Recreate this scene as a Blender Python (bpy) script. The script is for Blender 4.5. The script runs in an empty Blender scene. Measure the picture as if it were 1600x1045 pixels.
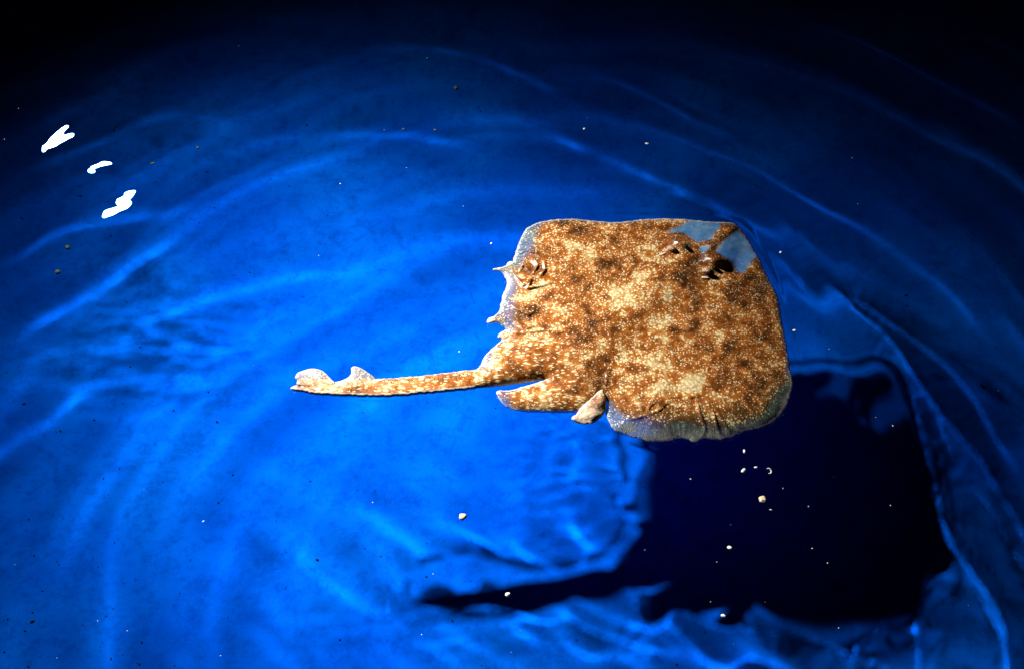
import bpy, bmesh, math, random
import numpy as np
from mathutils import Vector, Matrix
from mathutils.geometry import delaunay_2d_cdt

random.seed(7)
rng = np.random.default_rng(11)
S = bpy.context.scene
COL = S.collection

# ------------------------------------------------------------------ camera
TILT, DIST, LENS = math.radians(34), 1.5, 35.0
CAM = np.array([0, -DIST*math.sin(TILT), DIST*math.cos(TILT)])
cam = bpy.data.cameras.new('camera'); cam_o = bpy.data.objects.new('camera', cam); COL.objects.link(cam_o)
cam_o.location = CAM; cam_o.rotation_euler = (TILT, 0, 0)
cam.lens = LENS; cam.sensor_width = 36; cam.clip_start = .05; cam.clip_end = 200
S.camera = cam_o

# ------------------------------------------------------------------ sky (night: almost nothing)
w = bpy.data.worlds.new('World'); S.world = w; w.use_nodes = True
nt = w.node_tree
sky = nt.nodes.new('ShaderNodeTexSky'); sky.sky_type = 'NISHITA'; sky.sun_disc = False
sky.sun_elevation = math.radians(2); sky.sun_rotation = math.radians(-45)
nt.links.new(sky.outputs[0], nt.nodes['Background'].inputs[0])
nt.nodes['Background'].inputs[1].default_value = 0.0015

# ------------------------------------------------------------------ the one hard lamp over the tank
LAMP = np.array([-1.12, 1.02, .87])
ld = bpy.data.lights.new('strobe_lamp', 'SPOT'); lamp = bpy.data.objects.new('strobe_lamp', ld); COL.objects.link(lamp)
lamp.location = LAMP
AIM = Vector((.16, -.47, -.31))
lamp.rotation_euler = (AIM-Vector(LAMP)).to_track_quat('-Z', 'Y').to_euler()
ld.energy = 880; ld.color = (1, .97, .92); ld.shadow_soft_size = .044
ld.spot_size = math.radians(120); ld.spot_blend = .6
ld.cycles.is_caustics_light = True
# beam profile of the reflector: brightest on its axis, falling off smoothly
ld.use_nodes = True; lt = ld.node_tree; em = next(n for n in lt.nodes if n.type == 'EMISSION')
tc = lt.nodes.new('ShaderNodeTexCoord'); sx_ = lt.nodes.new('ShaderNodeSeparateXYZ'); lt.links.new(tc.outputs['Normal'], sx_.inputs[0])
def lm(op, a, b=0.0):
    d = lt.nodes.new('ShaderNodeMath'); d.operation = op
    for q, v in zip(d.inputs, (a, b)):
        if isinstance(v, (int, float)): q.default_value = v
        else: lt.links.new(v, q)
    return d.outputs[0]
ang = lm('ARCCOSINE', lm('ABSOLUTE', sx_.outputs['Z']))
lt.links.new(lm('EXPONENT', lm('MULTIPLY', lm('POWER', lm('DIVIDE', ang, .30), 2.0), -1.0)), em.inputs['Strength'])

S.view_settings.view_transform = 'Standard'; S.view_settings.look = 'None'
S.view_settings.gamma = 1; S.view_settings.exposure = 0; S.view_settings.use_curve_mapping = False
S.cycles.use_denoising = True
S.cycles.max_bounces = 8; S.cycles.transmission_bounces = 6; S.cycles.transparent_max_bounces = 12
S.cycles.caustics_reflective = False; S.cycles.caustics_refractive = True
S.cycles.sample_clamp_indirect = 3

# ------------------------------------------------------------------ helpers
DEPTH = .33
def ray(px, py):
    x = (px-800)/1600*36/LENS; y = -(py-522.5)/1600*36/LENS
    c, s = math.cos(TILT), math.sin(TILT)
    d = np.array([x, c*y+s, s*y-c]); return d/np.linalg.norm(d)
def at(px, py, z=0.0):
    """the place of a point of the photograph on a level z"""
    d = ray(px, py); return CAM+d*((z-CAM[2])/d[2])
def refr(d, n=1.333):
    h = d[:2]/n; return np.array([h[0], h[1], -math.sqrt(max(1e-9, 1-h@h))])
def on_floor(px, py, dep=DEPTH):
    s = at(px, py); r = refr(ray(px, py)); return s+r*(dep/-r[2])
def lit_through(px, py):
    """the place on the surface through which the lamp lights a place on the floor"""
    f = on_floor(px, py); p = (f[:2]*.8+LAMP[:2]*.2)
    for _ in range(60):
        s = np.array([p[0], p[1], 0.0]); d = s-LAMP; d /= np.linalg.norm(d)
        r = refr(d); h = s+r*(DEPTH/-r[2]); p = p+(f[:2]-h[:2])*.8
    return p
def link(o): COL.objects.link(o); return o
def tag(o, label=None, cat=None, group=None, kind=None):
    if label: o['label'] = label
    if cat: o['category'] = cat
    if group: o['group'] = group
    if kind: o['kind'] = kind
    return o
def mesh_obj(name, V, F, mat=None, parent=None, smooth=True):
    m = bpy.data.meshes.new(name)
    m.from_pydata([tuple(map(float, v)) for v in V], [], [tuple(map(int, f)) for f in F]); m.update()
    if smooth: m.shade_smooth()
    if mat: m.materials.append(mat)
    o = link(bpy.data.objects.new(name, m)); o.parent = parent
    return o
def attr(o, name, vals):
    a = o.data.attributes.new(name, 'FLOAT', 'POINT'); a.data.foreach_set('value', np.asarray(vals, dtype=np.float32))
def sst(a, b, x):
    t = np.clip((x-a)/(b-a), 0, 1); return t*t*(3-2*t)
_g = np.random.default_rng(5).uniform(0, 2*np.pi, (256, 256))
def perlin(x, y, seed=0):
    x = np.asarray(x, float)+seed*17.31; y = np.asarray(y, float)+seed*9.77
    xi = np.floor(x).astype(int); yi = np.floor(y).astype(int); xf = x-xi; yf = y-yi
    def g(i, j):
        a = _g[(xi+i) & 255, (yi+j) & 255]; return np.cos(a)*(xf-i)+np.sin(a)*(yf-j)
    u = xf**3*(xf*(xf*6-15)+10); v = yf**3*(yf*(yf*6-15)+10)
    return (g(0, 0)*(1-u)+g(1, 0)*u)*(1-v)+(g(0, 1)*(1-u)+g(1, 1)*u)*v
def poly_dist(P, L):
    """distance of points P (n,2) to a polyline L (m,2), with position along it"""
    best = np.full(len(P), 1e9); arc = np.zeros(len(P)); s = 0.0
    for a, b in zip(L[:-1], L[1:]):
        ab = b-a; n = ab@ab
        if n < 1e-14: continue
        t = np.clip(((P-a)@ab)/n, 0, 1); q = a+t[:, None]*ab
        d = np.hypot(*(P-q).T); m = d < best
        best[m] = d[m]; arc[m] = (s+t*math.sqrt(n))[m]; s += math.sqrt(n)
    return best, arc/s, arc
def inside(P, L):
    c = np.zeros(len(P), bool); x, y = P.T
    for (x0, y0), (x1, y1) in zip(L, np.roll(L, -1, 0)):
        if y0 == y1: continue
        m = ((y0 > y) != (y1 > y)) & (x < (x1-x0)*(y-y0)/(y1-y0)+x0); c ^= m
    return c
def smooth_line(pts, step, closed=True):
    pts = np.array(pts, float); n = len(pts); out = []
    rngi = range(n) if closed else range(n-1)
    for i in rngi:
        if closed: p0, p1, p2, p3 = pts[i-1], pts[i], pts[(i+1) % n], pts[(i+2) % n]
        else: p0, p1, p2, p3 = pts[max(i-1, 0)], pts[i], pts[i+1], pts[min(i+2, n-1)]
        # centripetal Catmull-Rom
        t0 = 0; t1 = max(1e-9, np.linalg.norm(p1-p0))**.5; t2 = t1+max(1e-9, np.linalg.norm(p2-p1))**.5; t3 = t2+max(1e-9, np.linalg.norm(p3-p2))**.5
        k = max(1, int(np.linalg.norm(p2-p1)/step))
        for j in range(k):
            t = t1+(t2-t1)*j/k
            A1 = (t1-t)/(t1-t0)*p0+(t-t0)/(t1-t0)*p1 if t1 > 1e-4 else p1
            A2 = (t2-t)/(t2-t1)*p1+(t-t1)/(t2-t1)*p2; A3 = (t3-t)/(t3-t2)*p2+(t-t2)/(t3-t2)*p3 if t3-t2 > 1e-4 else p2
            B1 = (t2-t)/(t2-t0)*A1+t/t2*A2 if t2 > 1e-9 else A2
            B2 = (t3-t)/(t3-t1)*A2+(t-t1)/(t3-t1)*A3
            out.append((t2-t)/(t2-t1)*B1+(t-t1)/(t2-t1)*B2)
    if not closed: out.append(pts[-1])
    return np.array(out)

# ------------------------------------------------------------------ material helpers
class Nodes:
    def __init__(s, name):
        s.m = bpy.data.materials.new(name); s.m.use_nodes = True; s.t = s.m.node_tree
        s.b = s.t.nodes['Principled BSDF']; s.out = s.t.nodes['Material Output']
    def n(s, typ, **k):
        d = s.t.nodes.new(typ)
        for a, v in k.items(): setattr(d, a, v)
        return d
    def put(s, inp, v):
        if hasattr(v, 'is_linked') or hasattr(v, 'links'): s.t.links.new(v, inp)
        else: inp.default_value = v
    def coord(s): return s.n('ShaderNodeTexCoord').outputs['Object']
    def att(s, name): return s.n('ShaderNodeAttribute', attribute_name=name).outputs['Fac']
    def noise(s, scale, detail=4, rough=.5, vec=None, dist=0):
        d = s.n('ShaderNodeTexNoise'); d.inputs['Scale'].default_value = scale; d.inputs['Detail'].default_value = detail
        d.inputs['Roughness'].default_value = rough; d.inputs['Distortion'].default_value = dist
        s.put(d.inputs['Vector'], vec if vec is not None else s.coord()); return d.outputs['Fac']
    def voro(s, scale, vec=None, feat='F1', out='Distance', rand=1):
        d = s.n('ShaderNodeTexVoronoi', feature=feat); d.inputs['Scale'].default_value = scale; d.inputs['Randomness'].default_value = rand
        s.put(d.inputs['Vector'], vec if vec is not None else s.coord()); return d.outputs[out]
    def ramp(s, f, *stops):
        d = s.n('ShaderNodeMapRange', interpolation_type='SMOOTHSTEP'); s.put(d.inputs[0], f)
        a, b, c, e = stops
        for k, v in zip((1, 2, 3, 4), (a, b, c, e)): s.put(d.inputs[k], v)
        return d.outputs[0]
    def math(s, op, a, b=0.0, clamp=False):
        d = s.n('ShaderNodeMath', operation=op, use_clamp=clamp); s.put(d.inputs[0], a); s.put(d.inputs[1], b); return d.outputs[0]
    def mix(s, f, a, b):
        d = s.n('ShaderNodeMix', data_type='RGBA'); s.put(d.inputs[0], f); s.put(d.inputs[6], a); s.put(d.inputs[7], b); return d.outputs[2]
    def bump(s, h, strength, dist):
        d = s.n('ShaderNodeBump'); d.inputs['Strength'].default_value = strength; d.inputs['Distance'].default_value = dist
        s.put(d.inputs['Height'], h); s.t.links.new(d.outputs[0], s.b.inputs['Normal']); return d

def simple(name, c, rough=.5, spec=.5, bumpy=0, var=0, scale=60, sss=0):
    k = Nodes(name); c = (*c, 1)
    n = k.noise(scale, 3)
    k.put(k.b.inputs['Base Color'], k.mix(k.ramp(n, .3, .7, 0.0, 1.0), c, tuple(x*(1-var) for x in c[:3])+(1,)))
    k.b.inputs['Roughness'].default_value = rough; k.b.inputs['Specular IOR Level'].default_value = spec
    if bumpy: k.bump(n, .6, bumpy)
    return k.m

# floor of the tank: blue painted liner with fine wear and silt
k = Nodes('blue_liner')
big = k.noise(3.5, 4, .55); fine = k.noise(38, 6, .75); grit = k.noise(420, 3, .7); spots = k.noise(70, 2, .5)
c = k.mix(k.ramp(big, .35, .7, 0.0, 1.0), (0, .080, .66, 1), (.0004, .132, .82, 1))
mid = k.noise(13, 5, .65, None, .6)
c = k.mix(k.ramp(mid, .48, .74, 0.0, .45), c, (0, .040, .42, 1))
c = k.mix(k.ramp(fine, .42, .72, 0.0, .55), c, (0, .032, .33, 1))
c = k.mix(k.ramp(grit, .55, .75, 0.0, .25), c, (.003, .19, .85, 1))
c = k.mix(k.ramp(spots, .70, .78, 0.0, .5), c, (0, .02, .16, 1))
k.put(k.b.inputs['Base Color'], c); k.b.inputs['Roughness'].default_value = 1; k.b.inputs['Specular IOR Level'].default_value = 0
k.bump(fine, .4, .003); M_LINER = k.m
# water
k = Nodes('water'); k.b.inputs['Transmission Weight'].default_value = 1; k.b.inputs['IOR'].default_value = 1.333
k.b.inputs['Roughness'].default_value = 0; k.b.inputs['Base Color'].default_value = (.93, .985, 1, 1); M_WATER = k.m

# ------------------------------------------------------------------ the tank and the water
TX, TY0, TY1 = 1.9, -1.7, 2.1
fl = mesh_obj('tank_floor', [(-TX-.05, TY0-.05, -DEPTH), (TX+.05, TY0-.05, -DEPTH), (TX+.05, TY1+.05, -DEPTH), (-TX-.05, TY1+.05, -DEPTH)], [(0, 1, 2, 3)], M_LINER, smooth=False)
tag(fl, kind='structure'); fl.cycles.is_caustics_receiver = True
def box(name, x0, x1, y0, y1, z0, z1, mat, parent=None, bev=0):
    bm = bmesh.new(); bmesh.ops.create_cube(bm, size=1)
    for v in bm.verts: v.co = Vector(((x0+x1)/2+v.co.x*(x1-x0), (y0+y1)/2+v.co.y*(y1-y0), (z0+z1)/2+v.co.z*(z1-z0)))
    if bev: bmesh.ops.bevel(bm, geom=bm.edges[:], offset=bev, segments=2, affect='EDGES')
    m = bpy.data.meshes.new(name); bm.to_mesh(m); bm.free(); m.materials.append(mat)
    o = link(bpy.data.objects.new(name, m)); o.parent = parent; return o
for (a, b, c0, d) in ((-TX-.08, -TX, TY0-.08, TY1+.08), (TX, TX+.08, TY0-.08, TY1+.08), (-TX, TX, TY0-.08, TY0), (-TX, TX, TY1, TY1+.08)):
    o = box('tank_wall', a, b, c0, d, -DEPTH-.06, .16, M_LINER, bev=.008); tag(o, kind='structure'); o.cycles.is_caustics_receiver = True

def axis(lo, hi, a, b, step, coarse):
    return np.concatenate([np.linspace(lo, a, coarse, endpoint=False), np.linspace(a, b, int((b-a)/step), endpoint=False), np.linspace(b, hi, coarse)])
xs = axis(-TX, TX, -1.08, 1.02, .0030, 40); ys = axis(TY0, TY1, -.90, 1.02, .0030, 40)
X, Y = np.meshgrid(xs, ys); P2 = np.stack([X.ravel(), Y.ravel()], -1)

def crest(pts, amp, wid, wob=.15, seed=0):
    """a soft ridge of water whose lens throws a bright band along these places of the floor"""
    L = smooth_line([lit_through(*p) for p in pts], .02, closed=False)
    lo = L.min(0)-4*wid; hi = L.max(0)+4*wid
    m = ((P2 > lo) & (P2 < hi)).all(1); Q = P2[m]; d, t, s = poly_dist(Q, L)
    fade = 1.1*sst(0, .30, t)*sst(0, .30, 1-t)
    a = amp*fade*(1+wob*2*perlin(s*14, s*0+seed, seed))
    h = np.zeros(len(P2)); h[m] = a*(np.exp(-(d/wid)**2)-.12*np.exp(-((d-1.9*wid)/wid)**2)); return h

def window(cx, cy, rx, ry, px=True):
    """soft patch on the surface around a place of the photograph"""
    c0 = at(cx, cy)[:2]; return np.exp(-((P2[:, 0]-c0[0])/rx)**2-((P2[:, 1]-c0[1])/ry)**2)

H = np.zeros(len(P2))
C0 = np.array(lit_through(820, 900)); dx, dy = (P2-C0).T
wx = dx+.05*perlin(P2[:, 0]*3, P2[:, 1]*3, 1); wy = dy+.05*perlin(P2[:, 0]*3, P2[:, 1]*3, 2)
R = np.hypot(wx, wy); TH = np.arctan2(wx, wy)
# broken concentric swell
H += .0040*perlin(R*8, TH*1.3, 3)*sst(.15, .45, R)
H += .0017*perlin(R*14, TH*1.6, 4)*sst(.2, .5, R)
H += .00005*perlin(R*40, TH*5, 5)*sst(.25, .6, R)
H += .0020*perlin(P2[:, 0]*5, P2[:, 1]*6, 6)
# bow wave off the right wing
RB = np.array([lit_through(*p) for p in [(1222, 440), (1368, 517), (1455, 615), (1505, 720), (1560, 860), (1600, 1000)]])
H *= 1-.85*np.exp(-(poly_dist(P2, RB)[0]/.11)**2)
H += crest([(1130, 380), (1180, 415), (1222, 440), (1300, 478), (1368, 517), (1405, 557), (1455, 615), (1505, 700), (1550, 780), (1600, 880), (1640, 990), (1670, 1100), (1690, 1200)], .0040, .031, .05, 1)
H += crest([(1130, 360), (1205, 402), (1258, 434), (1312, 464), (1340, 462), (1400, 496), (1455, 545), (1520, 630), (1580, 730), (1640, 850)], .0009, .014, .2, 2)
H += crest([(1290, 540), (1345, 560), (1395, 612), (1435, 690), (1465, 780), (1505, 870), (1545, 960), (1570, 1050), (1590, 1150)], .0026, .027, .06, 3)
H += crest([(1420, 500), (1500, 580), (1570, 680), (1640, 800)], .0010, .024, .1, 4)
# arcs above and to the left
H += crest([(500, 75), (590, 64), (680, 72), (770, 96), (850, 130), (930, 168)], .0018, .030, .3, 5)
H += crest([(770, 170), (830, 200), (900, 232), (1000, 270), (1080, 300), (1180, 345), (1290, 400)], .0020, .028, .3, 6)
H += crest([(900, 120), (1000, 150), (1090, 190), (1180, 225)], .0008, .020, .3, 7)
H += crest([(-60, 290), (0, 272), (60, 255), (130, 232), (220, 200)], .0018, .024, .3, 8)
H += crest([(-40, 570), (30, 520), (90, 480), (150, 448), (230, 395), (300, 360)], .0024, .030, .3, 9)
H += crest([(170, 215), (250, 185), (320, 190), (370, 215)], .0013, .026, .3, 10)
H += crest([(1030, 300), (1110, 330), (1180, 370)], .0007, .012, .3, 11)
H += crest([(-60, 440), (20, 402), (110, 362), (220, 335), (330, 322)], .0016, .024, .2, 12)
H += crest([(150, 560), (240, 505), (350, 455), (470, 425), (600, 420)], .0012, .026, .2, 13)
H += crest([(330, 250), (450, 215), (560, 205), (680, 222), (800, 262)], .0015, .026, .2, 14)
H += crest([(-60, 760), (20, 700), (90, 640), (180, 590)], .0014, .026, .2, 15)
H += crest([(1150, 270), (1260, 320), (1370, 380), (1480, 470), (1580, 580)], .0016, .028, .1, 16)
# short oblique ripples off the trailing edges (they fray the shadow's edge)
def oblique(cx, cy, rx, ry, lam, ang, amp, seed):
    c0 = lit_through(cx, cy); a = math.radians(ang)
    u = P2[:, 0]*math.cos(a)+P2[:, 1]*math.sin(a); v = -P2[:, 0]*math.sin(a)+P2[:, 1]*math.cos(a)
    u = u+.012*perlin(P2[:, 0]*7, P2[:, 1]*7, seed)
    win = np.exp(-((P2[:, 0]-c0[0])/rx)**2-((P2[:, 1]-c0[1])/ry)**2)
    return amp*np.sin(u*2*np.pi/lam)*np.clip(1+1.5*perlin(u*6, v*9, seed+1), 0, 2)*win
def dapple(cx, cy, rx, ry, fu, fv, ang, amp, seed):
    c0 = lit_through(cx, cy); a = math.radians(ang)
    u = P2[:, 0]*math.cos(a)+P2[:, 1]*math.sin(a); v = -P2[:, 0]*math.sin(a)+P2[:, 1]*math.cos(a)
    win = np.exp(-((P2[:, 0]-c0[0])/rx)**2-((P2[:, 1]-c0[1])/ry)**2)
    return amp*perlin(u*fu, v*fv, seed)*win
H += dapple(900, 900, .26, .085, 20, 6, 50, .0030, 20)
H += dapple(1470, 720, .10, .12, 13, 9, 30, .0034, 38)+dapple(960, 800, .10, .10, 16, 9, 20, .0034, 39)+dapple(1350, 930, .14, .08, 16, 8, 70, .0034, 40)
H += dapple(1230, 1000, .24, .10, 22, 8, 58, .0048, 22)
H += dapple(640, 830, .17, .10, 17, 6, 48, .0022, 24)
H += dapple(1000, 980, .40, .10, 34, 10, 54, .0006, 26)
H += dapple(1050, 960, .22, .05, 28, 9, 60, .0026, 29)

# capillary wrinkles close to the animal
def wrinkle(cx, cy, rx, ry, fx, fy, amp, seed):
    return amp*perlin(P2[:, 0]*fx, P2[:, 1]*fy, seed)*window(cx, cy, rx, ry)
H += wrinkle(715, 440, .10, .15, 30, 60, .00024, 30)
H += wrinkle(720, 350, .09, .06, 30, 60, .00026, 31)
H += wrinkle(790, 670, .09, .035, 40, 50, .00012, 32)
H += dapple(760, 905, .16, .05, 24, 8, 50, .0024, 37)
H += wrinkle(1228, 470, .035, .09, 90, 45, .00050, 33)
H += wrinkle(560, 640, .22, .06, 22, 55, .00014, 34)
H += wrinkle(100, 310, .13, .085, 9, 20, .0020, 35)+wrinkle(110, 290, .13, .09, 28, 62, .00050, 36)
H *= sst(0, .14, P2[:, 0]+1.06)*sst(0, .14, 1.0-P2[:, 0])*sst(0, .14, P2[:, 1]+.88)*sst(0, .14, 1.0-P2[:, 1])
CALM = smooth_line(np.array([at(x, y)[:2] for x, y in ((455, 607), (480, 570), (560, 565), (640, 585), (745, 572), (770, 530), (755, 500), (780, 470), (765, 420), (800, 400), (820, 355), (900, 340), (1050, 338), (1155, 348), (1190, 400), (1225, 480), (1245, 600), (1210, 665), (1090, 698), (1000, 692), (945, 665), (900, 668), (870, 648), (790, 638), (770, 612), (600, 622))]), .02)
m = (np.abs(P2[:, 0]) < .6) & (np.abs(P2[:, 1]) < .5); dc = poly_dist(P2[m], np.vstack([CALM, CALM[:1]]))[0]
calm = np.zeros(len(P2)); calm[m] = np.where(inside(P2[m], CALM), 1, 1-sst(0, .007, dc))
H = H*(1-.8*calm)-.0006*calm
ny, nx = X.shape; idx = np.arange(nx*ny).reshape(ny, nx)
F = np.stack([idx[:-1, :-1], idx[:-1, 1:], idx[1:, 1:], idx[1:, :-1]], -1).reshape(-1, 4)
m = bpy.data.meshes.new('water')
m.vertices.add(len(P2)); m.vertices.foreach_set('co', np.column_stack([P2, H]).astype(np.float32).ravel())
m.loops.add(F.size); m.loops.foreach_set('vertex_index', F.astype(np.int32).ravel())
m.polygons.add(len(F)); m.polygons.foreach_set('loop_start', np.arange(0, F.size, 4, dtype=np.int32))
m.update(calc_edges=True); m.shade_smooth(); m.materials.append(M_WATER)
water = link(bpy.data.objects.new('water', m)); tag(water, kind='structure'); water.cycles.is_caustics_caster = True

def level(px, py):
    p = at(px, py); i = min(max(np.searchsorted(ys, p[1]), 0), ny-1); j = min(max(np.searchsorted(xs, p[0]), 0), nx-1)
    return H[i*nx+j]

# ------------------------------------------------------------------ the skate
def skin(name, tail=False):
    k = Nodes(name); co = k.coord()
    warp = k.n('ShaderNodeVectorMath', operation='ADD'); nz = k.n('ShaderNodeTexNoise'); nz.inputs['Scale'].default_value = 90; nz.inputs['Detail'].default_value = 2
    sc = k.n('ShaderNodeVectorMath', operation='SCALE'); sc.inputs[3].default_value = .004
    k.put(nz.inputs['Vector'], co); k.put(sc.inputs[0], nz.outputs['Color']); k.put(warp.inputs[0], co); k.put(warp.inputs[1], sc.outputs[0]); wv = warp.outputs[0]
    if tail:
        mp = k.n('ShaderNodeMapping'); mp.inputs['Scale'].default_value = (.55, 1, 1); k.put(mp.inputs['Vector'], wv); wv = mp.outputs[0]
    n1 = k.noise(23, 6, .66, co, .5); n2 = k.noise(62, 5, .68, co); n3 = k.noise(150, 4, .7, co)
    pale, dark, mem, white, rim = (k.att(a) for a in ('pale', 'dark', 'membrane', 'white', 'rim'))
    # ground colour: dark brown - rust - tan
    g = k.math('ADD', k.math('MULTIPLY', n1, .62), k.math('MULTIPLY', n2, .38))
    g = k.math('ADD', k.math('MULTIPLY', k.math('SUBTRACT', g, .5), 1.4), .495); g = k.math('ADD', g, k.math('MULTIPLY', pale, .15)); g = k.math('SUBTRACT', g, k.math('MULTIPLY', dark, .17))
    cr = k.n('ShaderNodeValToRGB'); e = cr.color_ramp.elements
    e[0].position = .30; e[0].color = (.050, .018, .005, 1); e[1].position = .72; e[1].color = (.78, .60, .32, 1)
    for p, c in ((.40, (.17, .052, .009, 1)), (.48, (.38, .112, .014, 1)), (.55, (.52, .17, .026, 1)), (.62, (.66, .38, .13, 1))):
        x = e.new(p); x.color = c
    k.put(cr.inputs[0], g); base = cr.outputs[0]
    bl = k.math('ADD', k.voro(48, wv), k.math('MULTIPLY', k.math('SUBTRACT', n3, .5), .5)); blt = k.math('SUBTRACT', 1.0, k.ramp(bl, .16, .42, 0.0, 1.0))
    base = k.mix(k.math('MULTIPLY', blt, .45), base, (.075, .026, .006, 1))
    sc_ = k.noise(30, 3); blt = k.math('MULTIPLY', blt, .6)
    base = k.mix(k.ramp(n3, .3, .7, .0, .45), base, k.mix(.5, base, (.09, .035, .008, 1)))
    # cream flecks of two sizes, crowded where the ground is pale
    v1 = k.voro(250, wv); v2 = k.voro(400, wv); v3 = k.voro(125, wv)
    t1 = k.ramp(g, .38, .68, .17, .47)
    s1 = k.math('SUBTRACT', 1.0, k.ramp(k.math('SUBTRACT', v1, t1), -.10, .09, 0.0, 1.0))
    if not tail:
        mp = k.n('ShaderNodeMapping'); mp.inputs['Scale'].default_value = (.42, 1.1, 1); mp.inputs['Rotation'].default_value = (0, 0, math.radians(-14)); k.put(mp.inputs['Vector'], wv)
        v1b = k.voro(240, mp.outputs[0]); s1b = k.math('SUBTRACT', 1.0, k.ramp(k.math('SUBTRACT', v1b, t1), -.10, .12, 0.0, 1.0))
        aft = k.att('aft'); s1 = k.math('ADD', k.math('MULTIPLY', s1, k.math('SUBTRACT', 1.0, aft)), k.math('MULTIPLY', s1b, aft))
    s2 = k.math('SUBTRACT', 1.0, k.ramp(k.math('SUBTRACT', v2, k.ramp(n2, .35, .65, .02, .34)), -.08, .08, 0.0, 1.0))
    s3 = k.math('SUBTRACT', 1.0, k.ramp(v3, .10, .17, 0.0, 1.0))
    sp = k.math('MAXIMUM', s1, k.math('MULTIPLY', s2, .75)); sp = k.math('MAXIMUM', sp, s3)
    sp = k.math('MULTIPLY', sp, k.math('SUBTRACT', 1.0, k.math('MULTIPLY', dark, .62), True))
    if tail: sp = k.math('MULTIPLY', sp, .6)
    col = k.mix(sp, base, (1, .90, .56, 1))
    # small dark dots within the pale fields
    v4 = k.voro(150, wv); dd = k.math('MULTIPLY', k.math('SUBTRACT', 1.0, k.ramp(v4, .10, .26, 0.0, 1.0)), k.ramp(g, .50, .62, 0.0, .75))
    col = k.mix(dd, col, (.12, .045, .012, 1))
    # thin grey fin margin with fin rays
    s_ = k.att('arc'); fr = k.math('SINE', k.math('ADD', k.math('MULTIPLY', s_, 2300.0), k.math('MULTIPLY', n2, 9.0)))
    gl = k.ramp(mem, .45, 1.0, 0.0, 1.0)
    grey = k.mix(k.math('MULTIPLY', k.ramp(fr, -.8, .9, 0.1, .9), gl), (.060, .070, .024, 1), (.22, .34, .30, 1))
    grey = k.mix(k.math('MULTIPLY', sp, k.ramp(mem, .5, 1.0, .85, .25)), grey, (.72, .66, .36, 1))
    mm = k.math('MULTIPLY', mem, k.ramp(n2, .25, .6, .75, 1.1), True)
    col = k.mix(mm, col, grey)
    snout = k.att('snout'); ns = k.ramp(k.math('ADD', snout, k.math('MULTIPLY', k.math('SUBTRACT', n2, .5), 1.0)), .12, .85, 0.0, 1.0)
    ns = k.math('MULTIPLY', ns, k.ramp(snout, .02, .2, 0.0, 1.0))
    col = k.mix(ns, col, k.mix(k.ramp(n2, .4, .7, 0.0, 1.0), (.09, .33, .66, 1), (.24, .50, .80, 1)))
    col = k.mix(k.math('MULTIPLY', ns, k.math('MULTIPLY', s3, .5)), col, (.6, .6, .45, 1))
    wcol = k.mix(k.ramp(n3, .35, .7, 0.0, 1.0), (.92, .84, .80, 1), (.74, .58, .52, 1))
    col = k.mix(white, col, wcol)
    col = k.mix(k.math('MULTIPLY', rim, .9), col, (.80, .80, .74, 1))
    dk = k.n('ShaderNodeMix', data_type='RGBA', blend_type='MULTIPLY'); dk.inputs[0].default_value = 1; k.put(dk.inputs[6], col); dk.inputs[7].default_value = (.60, .56, .50, 1)
    k.put(k.b.inputs['Base Color'], dk.outputs[2])
    k.put(k.b.inputs['Roughness'], k.ramp(n3, .3, .7, .16, .42)); k.b.inputs['Specular IOR Level'].default_value = .4
    h = k.math('ADD', k.math('MULTIPLY', n3, 1.0), k.math('MULTIPLY', s1, .35)); h = k.math('ADD', h, k.math('MULTIPLY', k.math('MULTIPLY', fr, mem), .25))
    k.bump(h, .40, .0007)
    tr = k.n('ShaderNodeBsdfTransparent'); mx = k.n('ShaderNodeMixShader')
    al = k.math('ADD', k.math('MULTIPLY', k.math('MULTIPLY', k.ramp(mem, .15, .7, 0.0, .46), k.math('SUBTRACT', 1.0, sp)), k.math('SUBTRACT', 1.0, rim)), k.math('MULTIPLY', ns, .38), True)
    k.put(mx.inputs[0], al); k.t.links.new(k.b.outputs[0], mx.inputs[1]); k.t.links.new(tr.outputs[0], mx.inputs[2]); k.t.links.new(mx.outputs[0], k.out.inputs[0])
    return k.m
M_SKIN = skin('skate_skin')
k = Nodes('skate_belly'); n = k.noise(60, 4); k.put(k.b.inputs['Base Color'], k.mix(n, (.7, .66, .62, 1), (.5, .42, .38, 1))); k.b.inputs['Roughness'].default_value = .4
tr = k.n('ShaderNodeBsdfTransparent'); mx = k.n('ShaderNodeMixShader'); k.put(mx.inputs[0], k.math('ADD', k.ramp(k.att('membrane'), .1, .6, 0.0, .7), k.math('MULTIPLY', k.att('snout'), .8), True))
k.t.links.new(k.b.outputs[0], mx.inputs[1]); k.t.links.new(tr.outputs[0], mx.inputs[2]); k.t.links.new(mx.outputs[0], k.out.inputs[0]); M_BELLY = k.m

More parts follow.
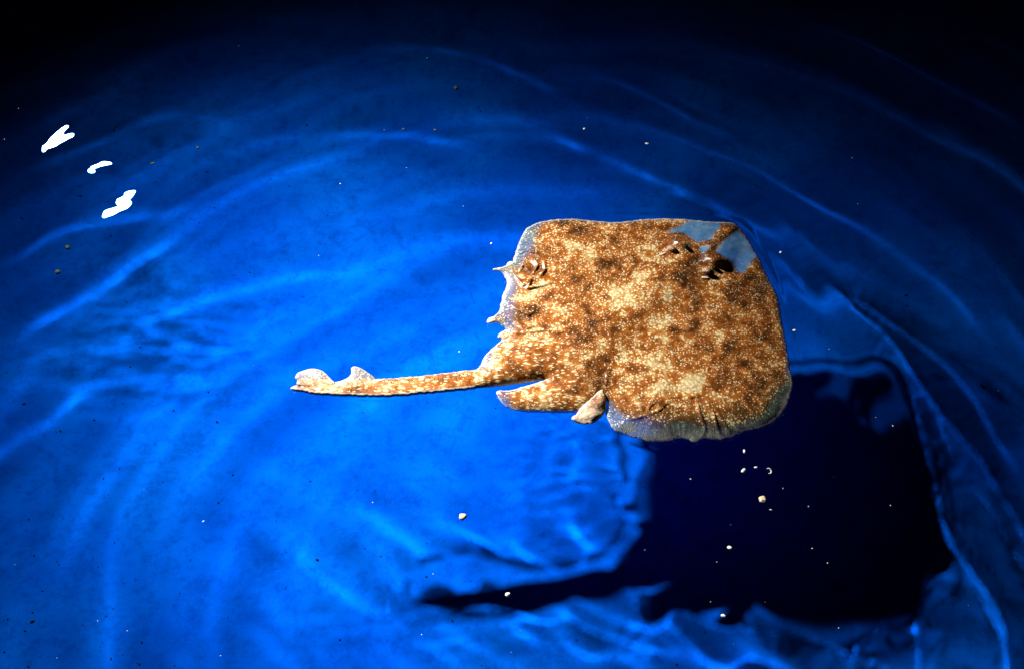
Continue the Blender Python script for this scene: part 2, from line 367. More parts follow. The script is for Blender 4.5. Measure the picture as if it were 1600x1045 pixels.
BODY = [(1153,353),(1148,349.5),(1129,347.7),(1102,346.3),(1078,343.6),(1055,342.2),(1020,342.2),(997,344.2),(975,347),(955,347.6),(935,346.2),(915,344.1),(895,342.4),(871,343.3),(850,346.2),(834,351),(824,357),(818,364),(814,372),(809.5,382),(806,394),(803,403),(801,410),
 (794,413.5),(783,418),(769.5,421.5),(782,425),(789,433),(792.5,444),(786.5,459.6),(783,473),(779,488),(772,494),(760,504.5),(777,504.5),(784,509),(790,514),(783,519),(777,526),(784,530),(778.5,536),(769,544),(759,554.7),(751.5,568),(745,576.5),(730,578.5),(710,580.5),(665,586),(624.5,589.5),(593,591.8),(560,593.5),(530,595.5),(512,597),(490,599),(470,600.5),(458,602.5),(453.5,607.5),(462,610),(474,612),(496,616),(530,617.8),(580,619),(611,618.8),(642,616.5),(678,613),(710,609.8),(755,605.3),(790,601.5),(822,597.2),(850,592.6),(833,599),(817,604),(797,609.5),(776.5,611),(778,620),(786,630.5),(797,638),(817,642.7),(843,644),(862,645),(884,644.5),(900,644),(925,641),(938,634),(944,630),
 (944.5,636),(945,642),(948.5,652),(953,662),(961,671.5),(980,680),(1005,687.4),(1020,689.6),(1043,688.4),(1060,685),(1070.5,685.3),(1083,690.5),(1090,689),(1098,685),(1112,685.6),(1127.4,687),(1133,684),(1142,682.6),(1152,677.5),(1157,677.5),(1161,674.6),(1178,670),(1199,663),(1216,650.5),(1225,639),(1231,628),(1236,613),(1239,600),(1237,587.4),(1233,564),(1228,533),(1222,501),(1219,480),(1214,462),(1207.5,447),(1199,431),(1187,405.8),(1178,390),(1166,370)]
NECK_LINE = [(1150,354),(1135,366),(1118,380),(1092,399),(1050,432),(1000,470),(950,508),(900,548),(860,570),(820,583),(780,590)]
TAIL_LINE = [(860,572),(820,582),(780,589.5),(720,595),(660,600.5),(600,605),(530,606.5),(455,607)]

def px2w(pts, z=0): return np.array([at(x, y, z)[:2] for x, y in pts])
def sheet_points(outline_w, step, seed):
    """a triangulated sheet filling an outline"""
    r = np.random.default_rng(seed); lo = outline_w.min(0); hi = outline_w.max(0)
    gx, gy = np.meshgrid(np.arange(lo[0], hi[0], step), np.arange(lo[1], hi[1], step*.87))
    gx[1::2] += step/2
    G = np.stack([gx.ravel(), gy.ravel()], -1)+r.uniform(-.12, .12, (gx.size, 2))*step
    G = G[inside(G, outline_w)]
    d = poly_dist(G, np.vstack([outline_w, outline_w[:1]]))[0]; G = G[d > step*.55]
    n = len(outline_w); A = [Vector(p) for p in np.vstack([outline_w, G])]
    v, e, f, ov, oe, of = delaunay_2d_cdt(A, [], [list(range(n))], 1, 1e-7)
    V = np.array([tuple(p) for p in v]); return V, [tuple(q) for q in f], n
def pdist(V, pts, closed=False):
    L = px2w(pts); 
    if closed: L = np.vstack([L, L[:1]])
    return poly_dist(V, L)
def blob(V, x, y, rx, ry=None, rot=0):
    c0 = at(x, y)[:2]; sx = .00097*rx; sy = .00097*(ry or rx)*1.1; a = math.radians(rot)
    d = V-c0; u = d[:, 0]*math.cos(a)+d[:, 1]*math.sin(a); v = -d[:, 0]*math.sin(a)+d[:, 1]*math.cos(a)
    return np.exp(-(u/sx)**2-(v/sy)**2)

def edge_wobble(L, amp, freq, seed):
    s = np.concatenate([[0], np.cumsum(np.hypot(*np.diff(L, axis=0).T))]); t = np.roll(L, -1, 0)-np.roll(L, 1, 0); t /= np.hypot(*t.T)[:, None]+1e-9
    n = np.stack([t[:, 1], -t[:, 0]], -1); a = perlin(s*freq, s*0+.5, seed)+.5*perlin(s*freq*2.7, s*0+.5, seed+1)
    return L+n*(amp*a)[:, None]

outline = edge_wobble(smooth_line(px2w(BODY), .0022), .0015, 150, 40)
V, F3, nb = sheet_points(outline, .0022, 3)
ring = np.vstack([outline, outline[:1]]); d, _, arc = poly_dist(V, ring)
bound = d < 1e-6
PXs = np.array([[0, 0]])
tl = px2w(TAIL_LINE); dt, tt, _ = poly_dist(V, tl)
tx = V[:, 0]; fadex = sst(at(930, 590)[0], at(790, 590)[0], tx)
tmask = np.where(tx < at(744, 590)[0], 1.0, 0.0)
dn, tn, _ = poly_dist(V, px2w(NECK_LINE))
# upper side
hind = px2w([(784, 512), (807, 522), (832, 520), (850, 517), (868, 520)]); dstep, _, _ = poly_dist(V, hind)
pdist_side = dstep*np.where(V[:, 1] > np.interp(V[:, 0], hind[:, 0], hind[:, 1]), 1, -1)
disc_h = .0150*(1-np.exp(-d/.040))+.0015*(1-np.exp(-d/.003))
spine = .0035*np.exp(-(dn/.030)**2)*sst(.0, .16, tn)*(1-np.exp(-d/.012))
tail_h = .0038*np.sqrt(np.clip(1-(np.clip(1-d/.0105, 0, 1))**2, 0, 1))
ridge = .0046*np.sqrt(np.clip(1-(dt/.0125)**2, 0, 1))*fadex
up = np.where(tmask > 0, tail_h, np.maximum(disc_h*.8+spine, ridge+disc_h*.15*(fadex < 1)))
up += .0105*blob(V, 1065, 378, 17, 12, -30)+.0105*blob(V, 1121, 406, 18, 12, -20)           # brows over the eyes
up += .0045*blob(V, 1047, 389, 9, 7)+.0055*blob(V, 1103, 422, 9, 7)
up += .0016*sst(-.002, .002, pdist_side)*np.exp(-(dstep/.02)**2)
up -= .0045*blob(V, 1088, 410, 15, 13)
up -= .003*blob(V, 1110, 372, 22, 14)+.003*blob(V, 1160, 405, 16, 22)                      # thin sides of the snout
up += .003*np.exp(-(poly_dist(V, px2w([(1150, 352), (1125, 372), (1103, 392)]))[0]/.006)**2)
up += .0012*perlin(V[:, 0]*28, V[:, 1]*28, 7)*sst(0, .02, d)*(1-tmask)+.00035*perlin(V[:, 0]*90, V[:, 1]*90, 8)*sst(0, .01, d)
# pectoral muscle rays
# folds at the lower edge, the upper left corner and the wing tips
def folds(lines, amp, wid):
    o = np.zeros(len(V))
    for L_ in lines:
        q, t_, _ = poly_dist(V, px2w(L_)); o += amp*np.exp(-(q/wid)**2)*np.sin(np.pi*np.clip(t_*.9+.08, 0, 1))
    return o
up += folds([[(1094, 690), (1102, 668), (1094, 645), (1088, 622), (1070, 612)], [(1128, 688), (1120, 665), (1114, 640), (1100, 618)], [(1145, 682), (1128, 655), (1115, 632)]], .0022, .0020)
up += folds([[(950, 650), (985, 655), (1008, 648), (1040, 668), (1070, 686)], [(1008, 648), (1000, 630), (995, 610)], [(1008, 648), (1016, 632), (1030, 622)], [(1008, 648), (1030, 640), (1050, 620)]], .0016, .0018)
up += folds([[(1062, 612), (1078, 620), (1100, 614)], [(1180, 650), (1165, 630)], [(1200, 640), (1180, 618)]], .0012, .0024)
up += folds([[(808, 398), (820, 392), (836, 394), (846, 402)], [(812, 425), (818, 412), (828, 424)], [(832, 430), (840, 414), (836, 404)], [(842, 436), (852, 420), (850, 404)], [(806, 432), (818, 446), (830, 436), (824, 450), (848, 446), (870, 440)]], .0030, .0020)
up += folds([[(795, 475), (812, 485), (826, 492), (842, 480)], [(800, 500), (822, 512), (846, 505)]], .0025, .003)
up -= folds([[(800, 470), (815, 460), (832, 462)], [(822, 402), (830, 412), (836, 420)]], .0018, .003)
up += folds([[(946, 606), (949, 585), (955, 570)], [(905, 575), (930, 590), (946, 600)]], .0018, .003)
# a flap of the far wing's hind edge
rimz = .0048+.0016*perlin(arc*16, arc*0+.3, 12)+.003*blob(V, 1238, 560, 18, 70)+.004*blob(V, 785, 430, 22, 30)
rimz += -.001*blob(V, 1080, 690, 80, 26)-.001*blob(V, 815, 365, 30, 25)
rimz = rimz*np.exp(-d/.03)+.006*(1-np.exp(-d/.03))
rimz = rimz*(1-fadex)+.0070*fadex
Zt = rimz+np.where(bound, 0, up)
thick = (.0035*(1-np.exp(-d/.004))+.020*np.exp(-(dn/.04)**2)*(1-np.exp(-d/.02)))*(1-tmask)+.0055*np.sqrt(np.clip(1-(np.clip(1-d/.0105, 0, 1))**2, 0, 1))*tmask
under = np.minimum(Zt-.0006, np.maximum(rimz-thick, .0016))
top_idx = np.arange(len(V)); low_idx = top_idx.copy(); free = np.where(~bound)[0]; low_idx[free] = len(V)+np.arange(len(free))
q_ = np.column_stack([V, np.zeros(len(V))])-CAM; top = CAM+q_*((Zt-CAM[2])/(0-CAM[2]))[:, None]
VV = np.vstack([top, np.column_stack([top[free, :2], under[free]])])
lift = at(600, 600)-at(600, 600)
FF = [f if (V[f[1]]-V[f[0]])[0]*(V[f[2]]-V[f[0]])[1]-(V[f[1]]-V[f[0]])[1]*(V[f[2]]-V[f[0]])[0] > 0 else f[::-1] for f in F3]
faces = FF+[tuple(low_idx[i] for i in f[::-1]) for f in FF]
skate = link(bpy.data.objects.new('skate', None)); skate.empty_display_size = .1
base_pt = Vector((*at(960, 520)[:2], 0)); skate.location = base_pt
tag(skate, 'mottled brown skate with cream flecks floating at the surface of the blue water', 'skate')
def child(name, V_, F_, mats, parent=skate):
    o = mesh_obj(name, np.asarray(V_)-np.array(base_pt) if parent is skate else V_, F_, None, parent)
    for q in mats: o.data.materials.append(q)
    o.cycles.is_caustics_receiver = True
    return o
body = child('body', VV, faces, [M_SKIN, M_BELLY])
body.data.polygons.foreach_set('material_index', [0]*len(FF)+[1]*len(FF))
B = lambda *a, **k_: blob(V, *a, **k_)
ew = .16+.9*(B(1080, 690, 95, 40)+B(1225, 640, 45, 50)+B(812, 375, 35, 45)+B(795, 440, 26, 50)*.45+B(960, 670, 40)+B(800, 500, 24)*.5)
mem = np.exp(-(d/(.006+.021*np.clip(ew-.16, 0, 1.2)))**2)*np.clip(.35+ew, 0, 1)*(1-tmask)
mem = np.clip(mem+.55*B(1005, 660, 60, 22)+.5*B(1080, 668, 40, 20)+.45*B(1160, 655, 55, 20)+.4*B(1215, 620, 20, 30)+.45*B(826, 378, 20, 30)+.4*B(800, 470, 14, 40)+.5*B(790, 625, 12, 12)+.3*B(840, 640, 60, 5)+.5*B(762, 560, 9, 14), 0, 1)*(1-tmask)
snout_p = (inside(V, smooth_line(px2w([(1040, 366), (1058, 356), (1078, 347), (1102, 348.5), (1128, 350), (1120, 361), (1111, 372), (1099, 378), (1088, 377), (1072, 366), (1060, 362)]), .004)) |
           inside(V, smooth_line(px2w([(1150, 358), (1160, 368), (1174, 389), (1180, 400), (1172, 412), (1160, 426), (1152, 424), (1146, 410), (1132, 400), (1118, 392), (1124, 380), (1138, 368)]), .004)) |
           inside(V, smooth_line(px2w([(1092, 388), (1104, 382), (1116, 380), (1110, 392), (1098, 396)]), .004))).astype(float)
# soften the patch edge over the mesh
nbr = [[] for _ in range(len(V))]
ed = np.array([(f[i], f[(i+1) % 3]) for f in FF for i in range(3)])
def soften(a, n):
    for _ in range(n):
        s_ = np.zeros(len(V)); c_ = np.zeros(len(V)); np.add.at(s_, ed[:, 0], a[ed[:, 1]]); np.add.at(c_, ed[:, 0], 1); a = .4*a+.6*s_/np.maximum(c_, 1)
    return a
snout_m = soften(snout_p, 8)
pale = sum(B(x, y, r, q)*a for x, y, r, q, a in ((1081, 600, 13, 12, 2.2), (1045, 592, 16, 12, 1.1), (1020, 573, 18, 12, .9), (985, 455, 40, 36, .8), (1000, 432, 10, 8, 1.0), (1000, 505, 30, 16, .5), (905, 385, 30, 16, .7), (930, 400, 18, 10, .5), (870, 445, 30, 18, .9), (1045, 465, 14, 9, 1.0), (955, 530, 30, 20, .3), (1160, 490, 24, 20, .4), (1085, 450, 30, 14, .6), (1130, 455, 24, 10, .4), (830, 465, 26, 14, .6), (1035, 610, 22, 12, .5), (980, 555, 14, 8, .5), (1165, 525, 16, 12, .5), (860, 420, 14, 10, .6), (1170, 590, 40, 30, -.1)))
dark = sum(B(x, y, r, q)*a for x, y, r, q, a in ((1064, 377, 18, 13, 1.4), (1120, 404, 19, 11, 1.5), (1088, 405, 16, 16, 1.1), (1078, 424, 18, 10, .8), (1068, 442, 10, 14, .8), (1090, 500, 22, 40, .8), (1060, 520, 20, 24, .5), (1140, 470, 9, 9, .6), (1150, 540, 40, 30, .45), (1105, 560, 26, 18, .6), (900, 440, 12, 26, .7), (925, 500, 10, 22, .9), (1005, 520, 8, 24, .9), (940, 415, 40, 10, .7), (985, 360, 26, 8, .5), (1045, 357, 24, 8, .6), (895, 365, 20, 9, .4), (835, 418, 18, 14, .9), (818, 480, 24, 14, .7), (830, 500, 22, 10, .8), (1195, 455, 8, 14, .7), (1185, 445, 10, 16, .5), (1160, 565, 14, 10, .5), (1208, 590, 12, 14, .6), (985, 640, 30, 16, .7), (1075, 665, 14, 16, 1.0), (1190, 610, 16, 12, .7), (1150, 640, 16, 10, .7), (880, 350, 12, 8, .5), (1030, 540, 12, 14, .5)))
pale = pale*.8+1.6*B(1081, 600, 12, 11)+.25*tmask+.12*sst(at(900, 0)[0], at(840, 0)[0], V[:, 0])*(V[:, 1] < at(0, 530)[1])
dark = dark+sum(.6*np.exp(-((V[:, 0]-at(x, 600)[0])/(.00097*r))**2)*tmask for x, r in ((565, 14), (672, 16), (735, 10), (780, 16)))
keel = np.exp(-(poly_dist(V, px2w([(1150, 352), (1128, 371), (1116, 384), (1110, 396)]))[0]/.007)**2)
keel2 = np.exp(-(poly_dist(V, px2w([(1128, 371), (1105, 381), (1090, 384)]))[0]/.004)**2)
snout_m = snout_m*(1-np.clip(keel+.8*keel2, 0, 1)); dark = dark*.65+.45*keel+.5*keel2
low_edge = px2w([(453, 609), (474, 612), (496, 616), (530, 617.8), (580, 619), (611, 618.8), (642, 616.5), (678, 613), (710, 609.8), (755, 605.3), (790, 601.5), (830, 596)])
dl = poly_dist(V, low_edge)[0]; white = (1-sst(.0040, .0058, dl+.0008*perlin(V[:, 0]*160, V[:, 1]*160, 9)))*(V[:, 0] < at(835, 600)[0])*sst(-at(400, 0)[0]*0-9, 0, 1)
white = np.maximum(white, B(768, 422, 8, 4)*1.0); white = np.maximum(white, .8*B(793, 440, 9, 16)); white = np.clip(np.maximum(white, .9*B(764, 503, 9, 5)), 0, 1)
rim = np.exp(-(d/(.0012+.0009*np.clip(B(1215, 600, 40, 110)+B(1060, 690, 110, 20), 0, 1)))**2)*(1-tmask*.6)
def put(o, name, a): attr(o, name, np.concatenate([a, a[free]]))
for n_, a_ in (('pale', np.clip(pale, -.5, 2)), ('dark', np.clip(dark, 0, 1.6)), ('membrane', mem), ('white', white), ('rim', rim), ('arc', arc), ('snout', snout_m), ('aft', sst(at(930, 590)[0], at(880, 590)[0], V[:, 0]+.25*(V[:, 1]-at(0, 560)[1])-.0*V[:, 0])*(V[:, 1] < at(0, 525)[1]))): put(body, n_, a_)

def fin(name, outline_px, z_of, paint=None, step=.0024, th=.0012, dome=.002, wob=.0006, seed=50, ripple=0):
    """thin two sided fin filling an outline; z_of gives its height"""
    L = edge_wobble(smooth_line(px2w(outline_px), step), wob, 160, seed); Vf, Ff, n_ = sheet_points(L, step, seed)
    df, _, ar = poly_dist(Vf, np.vstack([L, L[:1]])); bf = df < 1e-6
    z = z_of(Vf)+np.where(bf, 0, dome*(1-np.exp(-df/.008)))+ripple*perlin(Vf[:, 0]*60, Vf[:, 1]*60, seed)*sst(0, .006, df)
    fr = np.where(~bf)[0]; li = np.arange(len(Vf)); li[fr] = len(Vf)+np.arange(len(fr))
    f1 = [f if (Vf[f[1]]-Vf[f[0]])[0]*(Vf[f[2]]-Vf[f[0]])[1]-(Vf[f[1]]-Vf[f[0]])[1]*(Vf[f[2]]-Vf[f[0]])[0] > 0 else f[::-1] for f in Ff]
    # slide each point along its line of sight so the height does not move the outline
    def world(v, zz):
        q = np.column_stack([v, np.zeros(len(v))])-CAM; return CAM+q*((zz-CAM[2])/(0-CAM[2]))[:, None]
    A_ = np.vstack([world(Vf, z), world(Vf[fr], z[fr]-th)])
    o = child(name, A_, f1+[tuple(li[i] for i in f[::-1]) for f in f1], [M_SKIN])
    at_ = dict(pale=np.zeros(len(Vf)), dark=np.zeros(len(Vf)), membrane=np.exp(-(df/.006)**2)*.7, white=np.zeros(len(Vf)), rim=np.exp(-(df/.001)**2)*.7, arc=ar, snout=np.zeros(len(Vf)))
    if paint: at_.update(paint(Vf, df))
    for n1_, a_ in at_.items(): attr(o, n1_, np.concatenate([a_, a_[fr]]))
    return o
flat = lambda z: (lambda v: np.full(len(v), z))
fin('clasper', [(893, 654.5), (902, 660), (912, 662), (924, 661), (937, 654), (946, 642), (946, 618), (940, 608), (928, 618), (914, 630), (905, 640), (900, 647), (896, 649)], lambda v: .006+.006*sst(at(0, 660)[1], at(0, 610)[1], v[:, 1]),
    lambda v, q: dict(white=.50-.4*blob(v, 932, 622, 14), pale=.7+0*q, dark=.3*blob(v, 925, 630, 12)+.5*np.exp(-(poly_dist(v, px2w([(935, 615), (918, 632), (903, 650)]))[0]/.0016)**2), membrane=.35*blob(v, 900, 655, 10)), ripple=.0028, dome=.0045, wob=.0012)
fin('fin_lobe', [(793, 411), (799, 408.5), (806, 413), (812, 420), (815, 428), (808, 433), (800, 430), (792, 424), (782, 423.5), (770, 422), (780, 418.5), (790, 417)], flat(.006), lambda v, q: dict(white=.85+0*q, membrane=q*0), dome=.003, wob=.0003, ripple=.002, step=.0016)
fin('fin_lobe', [(761, 504.5), (764, 497), (778, 495), (790, 500), (786, 506), (777, 504)], flat(.005), lambda v, q: dict(white=.85+0*q, membrane=q*0), dome=.002, wob=.0003, step=.0016)
fin('fin_lobe', [(777, 529), (783, 522), (796, 518), (812, 520), (816, 526), (800, 530), (788, 531), (783, 528)], flat(.005), lambda v, q: dict(white=.8+0*q, membrane=q*0), dome=.003, wob=.0004, step=.0016)
def back(x0, y0):
    base_ = at(x0, y0)[1]; return lambda v: .0098+.06*np.clip(v[:, 1]-base_, 0, 1)
dors = lambda v, q: dict(membrane=.85*sst(at(0, 596)[1], at(0, 588)[1], v[:, 1]), white=.22+0*q, pale=.5+0*q, rim=np.exp(-(q/.001)**2)*.8)
fin('dorsal_fin', [(594, 597), (588, 592.5), (582, 587), (575, 582), (566, 576), (559, 573), (552.5, 572), (548.7, 574.9), (549, 582.8), (543.5, 589.5), (532, 595), (525, 599), (545, 603), (575, 603)], back(560, 594), dors, wob=.0003, step=.0016)
fin('dorsal_fin', [(524, 598), (519, 593.5), (512, 586), (505, 580), (498.5, 577), (490, 575.5), (482.8, 576), (473, 579), (465, 582.5), (461, 590), (464.5, 594), (463.6, 600), (480, 603), (505, 603)], back(490, 598), dors, wob=.0003, step=.0016)

# eyes and spiracles
M_EYE = simple('eye_dark', (.012, .009, .006), .06, .8); 
k = Nodes('eye_iris'); n = k.noise(500, 3); k.put(k.b.inputs['Base Color'], k.mix(n, (.42, .30, .06, 1), (.12, .08, .02, 1))); k.b.inputs['Roughness'].default_value = .15; M_IRIS = k.m
M_LID = simple('spiracle_skin', (.50, .30, .17), .25, .6, bumpy=.001, var=.5, scale=180)
def ico(name, mat, parent, loc, sc, rot=(0, 0, 0), sub=3, jit=0, smooth=True, seed=0):
    bm = bmesh.new(); bmesh.ops.create_icosphere(bm, subdivisions=sub, radius=1); rr = random.Random(seed)
    for v in bm.verts: v.co *= 1+jit*rr.uniform(-1, 1)
    me = bpy.data.meshes.new(name); bm.to_mesh(me); bm.free(); me.materials.append(mat)
    if smooth: me.shade_smooth()
    o = link(bpy.data.objects.new(name, me)); o.parent = parent; o.location = loc; o.scale = sc; o.rotation_euler = rot
    o.cycles.is_caustics_receiver = True; return o
def surf_z(px, py):
    p = at(px, py)[:2]; i = np.argmin(np.hypot(*(V-p).T)); return Zt[i]
def seen(px, py, up_):
    z = surf_z(px, py)+up_; return Vector(at(px, py, z))-base_pt
for (ex, ey, ang) in ((1071, 385, -35), (1116, 418, -25)):
    e_ = ico('eye', M_EYE, skate, seen(ex, ey, .0015), (.0042, .0034, .0024), (0, 0, math.radians(ang)), 3)
    i_ = ico('iris', M_IRIS, e_, (.1, -.25, .55), (.5, .2, .45), (0, 0, .9), 2)
def ring_mesh(name, px, py, R_, r_, sq, ang, mat, arc_=(0, 360), up_=.001):
    Vr, Fr = [], []; n_, m_ = 24, 8
    for i in range(n_+1):
        a = math.radians(arc_[0]+(arc_[1]-arc_[0])*i/n_); tp = r_*(math.sin(math.pi*i/n_)**.5 if arc_[1]-arc_[0] < 359 else 1)*(1+.25*math.sin(3*a+1))
        for j in range(m_):
            b = 2*math.pi*j/m_; rr = R_+tp*math.cos(b); Vr.append((rr*math.cos(a), sq*rr*math.sin(a), tp*.9*math.sin(b)))
    for i in range(n_):
        for j in range(m_): Fr.append((i*m_+j, (i+1)*m_+j, (i+1)*m_+(j+1) % m_, i*m_+(j+1) % m_))
    o = mesh_obj(name, Vr, Fr, mat, skate); o.location = seen(px, py, up_); o.rotation_euler = (.3, 0, math.radians(ang)); return o
M_HOLE = simple('spiracle_dark', (.06, .035, .02), .3, .5)
M_FOLD = simple('pale_fold', (.78, .55, .42), .25, .6, var=.2)
for (sx, sy, ang) in ((1049, 388, -30), (1104, 423, -12)):
    s_ = ico('spiracle', M_LID, skate, seen(sx, sy, .0002), (.0066, .0050, .0026), (0, 0, math.radians(ang)), 3, .03)
    ico('spiracle_opening', M_HOLE, s_, (.60, -.45, .45), (.30, .18, .3), (0, 0, .7), 2)
for (sx, sy, ang) in ((1036, 397, 25), (1102, 434, -8)):
    ico('skin_fold', M_FOLD, skate, seen(sx, sy, .0004), (.0055, .0020, .0010), (0, 0, math.radians(ang)), 3, .06)

# row of thorns along the back and the tail
M_THORN = simple('thorn', (.80, .70, .50), .3, .5, var=.2)
thorns = smooth_line(px2w([(800, 577), (740, 583), (680, 590), (600, 594)]), .0001, closed=False)
ttm = None
for q in range(30):
    p = thorns[int((q+.5)/30*(len(thorns)-1))]+np.random.default_rng(q).normal(size=2)*.0007
    i = np.argmin(np.hypot(*(V-p).T))
    bm = bmesh.new(); bmesh.ops.create_cone(bm, segments=6, radius1=.0011, radius2=.0001, depth=.0026, cap_ends=True)
    if ttm is None: ttm = bpy.data.meshes.new('thorn'); bm.to_mesh(ttm); ttm.materials.append(M_THORN)
    bm.free(); o = link(bpy.data.objects.new('thorn', ttm)); o.parent = skate; o.location = Vector((top[i, 0], top[i, 1], Zt[i]+.0006))-base_pt; o.rotation_euler = (0, -.6, 0)

# ------------------------------------------------------------------ bits adrift
M_WHITE = simple('white_crumb', (.82, .80, .72), .6, .4, var=.25, scale=400)
M_CREAM = simple('cream_pellet', (.82, .68, .42), .55, .4, bumpy=.0006, var=.35, scale=300)
M_TAN = simple('tan_pellet', (.85, .62, .34), .5, .4, var=.3, scale=300)
M_OLIVE = simple('olive_crumb', (.40, .50, .16), .7, .3, var=.4, scale=300)
M_FLAKE = simple('pale_flake', (.55, .66, .62), .4, .5, var=.3, scale=300)
def adrift(name, cat, label, px, py, size, mat, shape='lump', floor_=False, seed=0, group=None, flatn=1, rot=0):
    if floor_: p = on_floor(px, py); z = -DEPTH+size*.35
    else: p = at(px, py); z = level(px, py)+size*.15
    bm = bmesh.new(); rr = random.Random(seed)
    if shape == 'block':
        bmesh.ops.create_cube(bm, size=1.6); bmesh.ops.bevel(bm, geom=bm.edges[:], offset=.28, segments=2, affect='EDGES'); bmesh.ops.subdivide_edges(bm, edges=bm.edges[:], cuts=1)
        for v in bm.verts: v.co += Vector((rr.uniform(-1, 1), rr.uniform(-1, 1), rr.uniform(-1, 1)))*.09
    elif shape == 'curl':
        for i in range(13):
            a = -2.4+i*.33; t = .16+.26*math.sin(math.pi*i/12)
            bmesh.ops.create_icosphere(bm, subdivisions=1, radius=t, matrix=Matrix.Translation((math.cos(a), math.sin(a)*1.1, .1*math.sin(a*2))))
    else:
        bmesh.ops.create_icosphere(bm, subdivisions=2, radius=1)
        for v in bm.verts: v.co *= 1+.22*rr.uniform(-1, 1)
    me = bpy.data.meshes.new(name); bm.to_mesh(me); bm.free(); me.materials.append(mat)
    if shape != 'block': me.shade_smooth()
    size *= .85
    o = link(bpy.data.objects.new(name, me)); o.location = (p[0], p[1], z); o.scale = (size*flatn, size, size*.7); o.rotation_euler = (rr.uniform(-.2, .2), rr.uniform(-.2, .2), rot)
    o.cycles.is_caustics_receiver = True
    return tag(o, label, cat, group)
G = 'food crumbs and flakes adrift in the tank'
adrift('food_pellet', 'pellet', 'cream squarish pellet floating over the black shadow below the right wing', 1191, 780, .0062, M_CREAM, 'block', seed=3, group=G, rot=.2)
adrift('food_pellet', 'pellet', 'round tan and white pellet floating alone on the bright blue water below the tail', 723, 807, .0058, M_TAN, seed=4, group=G)
adrift('food_crumb', 'crumb', 'upright white crumb just below the right wing, above the pale flakes', 1163, 705, .0034, M_WHITE, seed=5, group=G, flatn=.6)
adrift('pale_flake', 'flake', 'curled pale flake shaped like a hook, right of the other flake over the shadow', 1201, 736, .0042, M_FLAKE, 'curl', seed=6, group=G, rot=.6)
adrift('pale_flake', 'flake', 'thin slanted pale flake over the shadow, left of the hooked flake', 1162, 735, .0034, M_FLAKE, seed=7, group=G, flatn=1.5, rot=.7)
adrift('pale_flake', 'flake', 'tiny pale flake between the slanted flake and the hooked flake', 1181, 730, .0018, M_FLAKE, seed=8, group=G, flatn=1.6)
adrift('food_crumb', 'crumb', 'small slanted white crumb in the lower left part of the black shadow', 1140, 855, .0026, M_WHITE, seed=9, group=G, flatn=1.6, rot=-.5)
adrift('food_crumb', 'crumb', 'white crumb floating in the dark tail shadow at the bottom of the picture', 793, 928, .0034, M_WHITE, seed=10, group=G, flatn=1.2)
adrift('food_crumb', 'crumb', 'bright white crumb beside the right shoulder of the skate', 1219, 397, .0024, M_WHITE, seed=11, group=G)
adrift('food_crumb', 'crumb', 'small white crumb near the upper left corner of the disc, above the torn fin edge', 768, 381, .0024, M_WHITE, seed=12, group=G, flatn=.8)
adrift('food_crumb', 'crumb', 'round white crumb in open dark water above the skate', 913, 202, .0024, M_WHITE, seed=13, group=G)
adrift('food_crumb', 'crumb', 'long thin white crumb in open water above the snout, right of the round one', 1011, 226, .0024, M_WHITE, seed=14, group=G, flatn=1.8, rot=-.3)
adrift('food_crumb', 'crumb', 'small white crumb touching the waves right of the right wing edge', 1241, 518, .0020, M_WHITE, seed=15, group=G, flatn=1.6)
adrift('food_crumb', 'crumb', 'white crumb on the blue fringe below the black shadow', 1130, 962, .0026, M_WHITE, seed=16, group=G, flatn=1.6, rot=-.4)
adrift('olive_crumb', 'crumb', 'largest yellow green crumb on the floor, near the top centre', 712, 138, .0052, M_OLIVE, floor_=True, seed=17, group=G)
adrift('olive_crumb', 'crumb', 'yellow green crumb on the floor at the left, lowest of the left ones', 90, 425, .0050, M_OLIVE, floor_=True, seed=18, group=G)
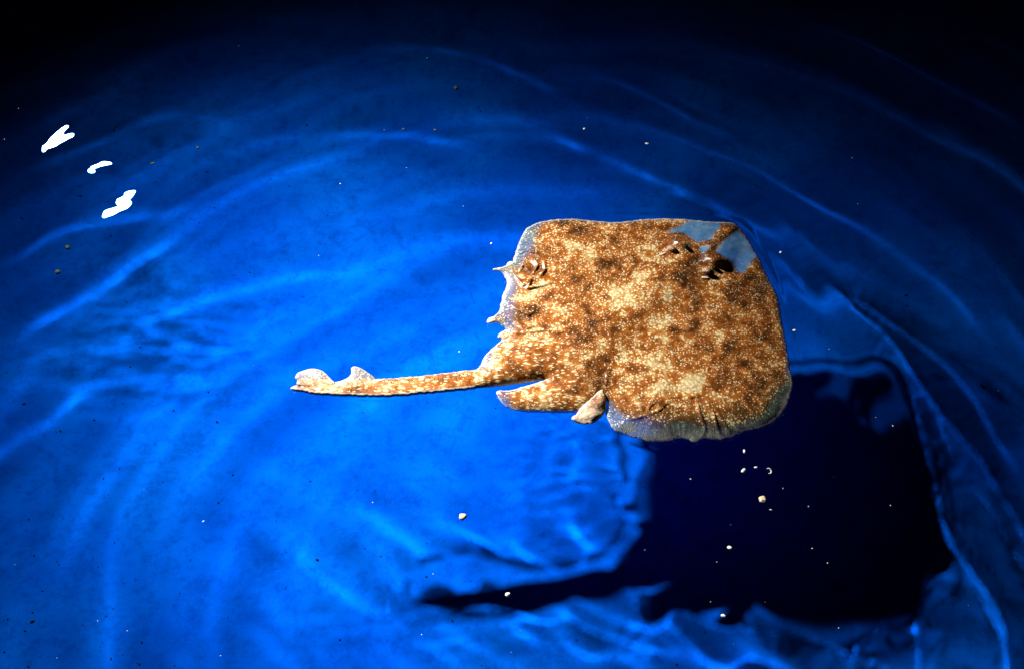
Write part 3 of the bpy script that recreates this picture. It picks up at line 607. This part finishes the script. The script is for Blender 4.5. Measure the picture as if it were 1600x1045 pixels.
adrift('olive_crumb', 'crumb', 'yellow green crumb on the floor under the longest reflection streak at the left', 107, 387, .0042, M_OLIVE, floor_=True, seed=19, group=G)
adrift('olive_crumb', 'crumb', 'slanted green crumb on the floor right of the reflection glints', 242, 260, .0040, M_OLIVE, floor_=True, seed=20, group=G, flatn=1.4, rot=.5)
adrift('olive_crumb', 'crumb', 'small green crumb on the floor, left of the two crumbs under the top centre one', 630, 199, .0034, M_OLIVE, floor_=True, seed=21, group=G)
adrift('tan_crumb', 'crumb', 'small tan crumb on the floor below the largest green one near the top centre', 679, 200, .0032, M_TAN, floor_=True, seed=22, group=G)
adrift('olive_crumb', 'crumb', 'faint green crumb on the floor, above right of the glints and left of centre', 312, 233, .0036, M_OLIVE, floor_=True, seed=23, group=G)

def dust(name, n, mat, size, floor_=False, seed=0, boost=()):
    r = random.Random(seed); bm = bmesh.new()
    for q in range(n):
        if boost and r.random() < .35: bx = r.choice(boost); px_, py_ = r.gauss(bx[0], bx[2]), r.gauss(bx[1], bx[2])
        else: px_, py_ = r.uniform(-40, 1640), r.uniform(-40, 1085)
        s = size*math.exp(r.gauss(-.25, .38))
        if floor_: p = on_floor(px_, py_); z = -DEPTH+s*.5
        else: p = at(px_, py_); z = level(px_, py_)+s*.1
        if not floor_ and inside(np.array([p[:2]]), outline)[0]: continue
        mt = Matrix.Translation((p[0], p[1], z)) @ Matrix.Rotation(r.uniform(0, 6.3), 4, 'Z') @ Matrix.Diagonal((s*r.uniform(1, 2.2), s, s*.7, 1))
        vs = bmesh.ops.create_icosphere(bm, subdivisions=1, radius=1, matrix=mt)['verts']
    me = bpy.data.meshes.new(name); bm.to_mesh(me); bm.free(); me.materials.append(mat)
    o = link(bpy.data.objects.new(name, me)); o.cycles.is_caustics_receiver = True
    return tag(o, kind='stuff')
dust('floating_dust', 60, M_FLAKE, .0007, seed=1, boost=((1200, 800, 120), (1250, 700, 100)))
dust('sediment', 260, simple('sediment', (.01, .02, .05), .9, .1), .0013, True, seed=2, boost=((150, 900, 150), (120, 350, 120)))
